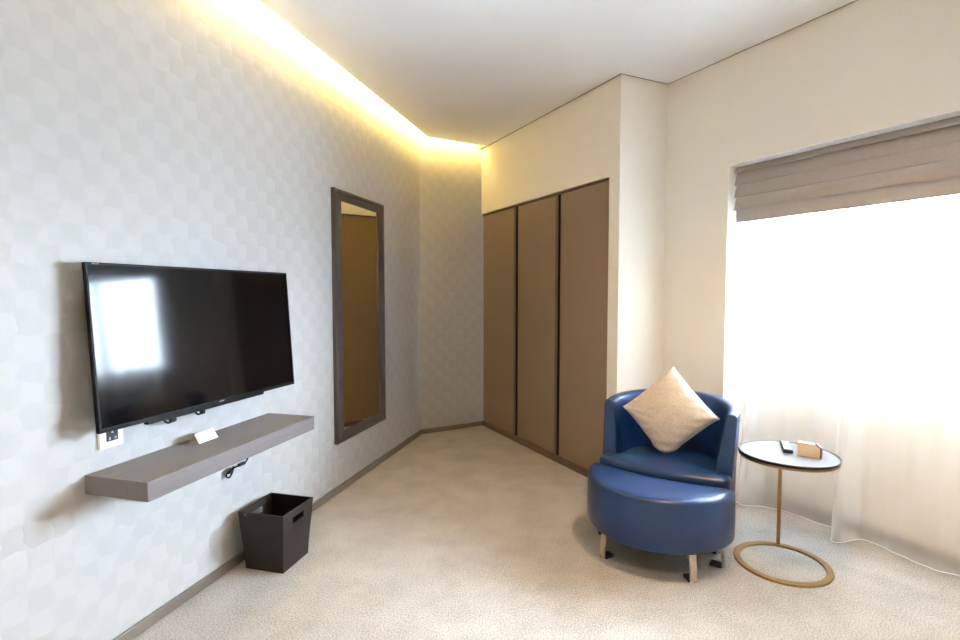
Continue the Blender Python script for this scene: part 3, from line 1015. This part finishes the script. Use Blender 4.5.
for (x, y, ix, iy) in ((0.20, 0.40, -0.4, -1), (-0.20, 0.40, 0.4, -1), (0.285, 0.075, -1, 0.2), (-0.285, 0.075, 1, 0.2)):
    strip_leg(ch, x, y, 0.130, (ix, iy), 0.018)

# ------------------------------------------------------------------ pillow standing on one corner against the back
def pillow_mesh():
    bm = bmesh.new()
    n = 44
    a = 0.173
    T = 0.080
    grid = {}
    rot = Matrix.Rotation(PI / 4, 3, 'Y')
    lean = Matrix.Rotation(-math.radians(17), 3, 'X')
    cen = Vector((-0.014, 0.256, 0.612))
    vs = {}
    for side in (1, -1):
        for i in range(n + 1):
            for j in range(n + 1):
                u = -1 + 2 * i / n; v = -1 + 2 * j / n
                if side == -1 and (i in (0, n) or j in (0, n)):
                    vs[(side, i, j)] = vs[(1, i, j)]; continue
                pin = 0.030
                x = a * u * (1 - pin * (1 - v * v) * abs(u)); z = a * v * (1 - pin * (1 - u * u) * abs(v))
                # ears at the corners
                ear = (abs(u) * abs(v)) ** 8
                x *= 1 + 0.03 * ear; z *= 1 + 0.03 * ear
                e = max(0.0, (1 - u ** 2)) ** 0.5 * max(0.0, (1 - v ** 2)) ** 0.5
                t = T * (e ** 0.72)
                nz = mnoise.noise(Vector((u * 2.2, v * 2.2, side * 3.1))) * 0.006 * e ** 0.5
                edge = min(1 - abs(u), 1 - abs(v))
                wr = 0.0035 * math.sin((u - v) * 16 + 2 * mnoise.noise(Vector((u * 3, v * 3, 7)))) * math.exp(-(edge / 0.30) ** 2) * (edge > 0) * min(1, edge * 9)
                # creases running up from the corner it stands on
                cr = 0.006 * math.sin(math.atan2(v + 1.02, u + 1.02) * 22) * math.exp(-(((u + 1) ** 2 + (v + 1) ** 2) / 0.5))
                y = -side * (t + nz + wr + (cr if side == 1 else 0) * min(1, edge * 6))
                p = Vector((x, y, z))
                p = rot @ p          # stand on a corner
                p = lean @ p
                p = p + cen
                vs[(side, i, j)] = p
    verts = {}
    seat = 0.404
    for key, p in vs.items():
        q = p.copy()
        if q.z < seat + 0.05:        # the lower corner squashes on the seat
            f = (seat + 0.05 - q.z)
            q.z = seat + 0.05 * math.exp(-f / 0.05)
            q.z = max(q.z, seat)
            q.x = cen.x + (q.x - cen.x) * (1 + 6.5 * min(f, 0.09))
            q.y = q.y - 0.10 * min(f, 0.06) * (1 if q.y < cen.y else -0.5)
        vs[key] = q
    for key, q in vs.items():
        side, i, j = key
        if side == -1 and (i in (0, n) or j in (0, n)): continue
        verts[key] = bm.verts.new(q)
    for i in range(n + 1):
        for j in range(n + 1):
            if i in (0, n) or j in (0, n): verts[(-1, i, j)] = verts[(1, i, j)]
    for side in (1, -1):
        for i in range(n):
            for j in range(n):
                f = [verts[(side, i, j)], verts[(side, i + 1, j)], verts[(side, i + 1, j + 1)], verts[(side, i, j + 1)]]
                bm.faces.new(f if side == 1 else f[::-1])
    edge = [(i, 0) for i in range(n)] + [(n, j) for j in range(n)] + [(i, n) for i in range(n, 0, -1)] + [(0, j) for j in range(n, 0, -1)]
    seam = [vs[(1, i, j)].copy() for i, j in edge]
    return bm, seam
pbm, seam = pillow_mesh()
pl = obj('throw_pillow', pbm, M['brocade'], smooth=True, loc=CH_O, rotz=ROTCH)
tag(pl, 'champagne brocade pillow standing on one corner in the blue tub chair', 'pillow')
bm = bmesh.new()
tube(bm, seam + [seam[0]], 0.0024, 6)
obj('piping', bm, M['brocade'], pl, smooth=True)

# ------------------------------------------------------------------ side table
TB = Vector((1.397, 2.340, 0))
TH = 0.512
st = thing('side_table', 'round side table with a smoked top and a brass ring base beside the blue chair', 'table', TB)
bm = bmesh.new()
lathe(bm, [(0.2015, 0.0), (0.2015, 0.008), (0.1995, 0.010), (0.174, 0.010), (0.172, 0.008), (0.172, 0.0)], 96, closed=True)
obj('base_ring', bm, M['brass'], st)
pv = (Vector((1.484, 2.527, 0)) - TB).normalized() * 0.188
pole = obj('pole', bx(-0.008, 0.008, -0.008, 0.008, 0.009, TH - 0.022), M['brass'], st, loc=pv, rotz=math.atan2(pv.y, pv.x))
bevel(pole, 0.0015)
bm = bmesh.new()
lathe(bm, [(0.0, TH - 0.024), (0.199, TH - 0.024), (0.204, TH - 0.021), (0.204, TH - 0.011), (0.201, TH - 0.0105), (0, TH - 0.0105)], 96)
obj('top_frame', bm, M['brass'], st, loc=Vector((0.027, 0.026, 0)))
bm = bmesh.new()
lathe(bm, [(0.197, TH - 0.0105), (0.2055, TH - 0.0105), (0.2065, TH - 0.006), (0.2055, TH + 0.001), (0.203, TH + 0.002), (0.199, TH + 0.001), (0.197, TH - 0.002)], 96, closed=True)
obj('rim', bm, M['tablerim'], st, loc=Vector((0.027, 0.026, 0)))
bm = bmesh.new()
lathe(bm, [(0, TH - 0.0102), (0.1968, TH - 0.0102), (0.1968, TH - 0.0008), (0.1955, TH), (0, TH)], 96)
obj('top_glass', bm, M['tabletop'], st, loc=Vector((0.027, 0.026, 0)))

# remote control
ra = Vector((1.494, 2.512, 0)); rb_ = Vector((1.415, 2.345, 0))
rd = (rb_ - ra).normalized()
rm = thing('remote_control', 'slim dark remote control with pale buttons on the round side table', 'remote', (ra + rb_) / 2 + Vector((0, 0, TH)), math.atan2(rd.y, rd.x))
RL_ = 0.160; RW = 0.040
bevel(obj('casing', bx(-RL_ / 2, RL_ / 2, -RW / 2, RW / 2, 0, 0.016), M['rubber'], rm), 0.004, 3)
obj('keypad', bx(-RL_ / 2 + 0.006, RL_ / 2 - 0.010, -RW / 2 + 0.004, RW / 2 - 0.004, 0.0158, 0.0166), M['tablerim'], rm)
for i in range(7):
    for j in range(3):
        if i == 3 and j != 1: continue
        x = -RL_ / 2 + 0.018 + i * 0.0195; y = (j - 1) * 0.0105
        bevel(obj('button', bx(x - 0.006, x + 0.006, y - 0.0042, y + 0.0042, 0.0163, 0.0182), M['button'], rm), 0.001)

# note holder
ca = Vector((1.449, 2.335, 0)); cb = Vector((1.516, 2.272, 0))
cdv = (cb - ca).normalized()
nh = thing('note_holder', 'pale wooden note holder with a maroon end standing on the round side table', 'stand', (ca + cb) / 2 + Vector((0, 0, TH)), math.atan2(cdv.y, cdv.x))
hl = (cb - ca).length / 2
bm = bmesh.new()
pr = [(-hl, 0.0), (hl - 0.004, 0.0), (hl - 0.004, 0.046), (hl - 0.022, 0.060), (-hl, 0.060)]
lo = [bm.verts.new((x, 0.0, z)) for x, z in pr]; hi = [bm.verts.new((x, 0.026, z)) for x, z in pr]
bm.faces.new(lo); bm.faces.new(hi)
for i in range(5): bm.faces.new((lo[i], lo[(i + 1) % 5], hi[(i + 1) % 5], hi[i]))
obj('block', bm, M['tan'], nh)
bm = bmesh.new()
pr = [(hl - 0.004, 0.0), (hl + 0.001, 0.0), (hl + 0.001, 0.049), (hl - 0.021, 0.066), (hl - 0.026, 0.0632), (hl - 0.022, 0.060), (hl - 0.004, 0.046)]
lo = [bm.verts.new((x, -0.001, z)) for x, z in pr]; hi = [bm.verts.new((x, 0.027, z)) for x, z in pr]
bm.faces.new(lo); bm.faces.new(hi)
for i in range(len(pr)): bm.faces.new((lo[i], lo[(i + 1) % len(pr)], hi[(i + 1) % len(pr)], hi[i]))
obj('end_cover', bm, M['maroon'], nh)
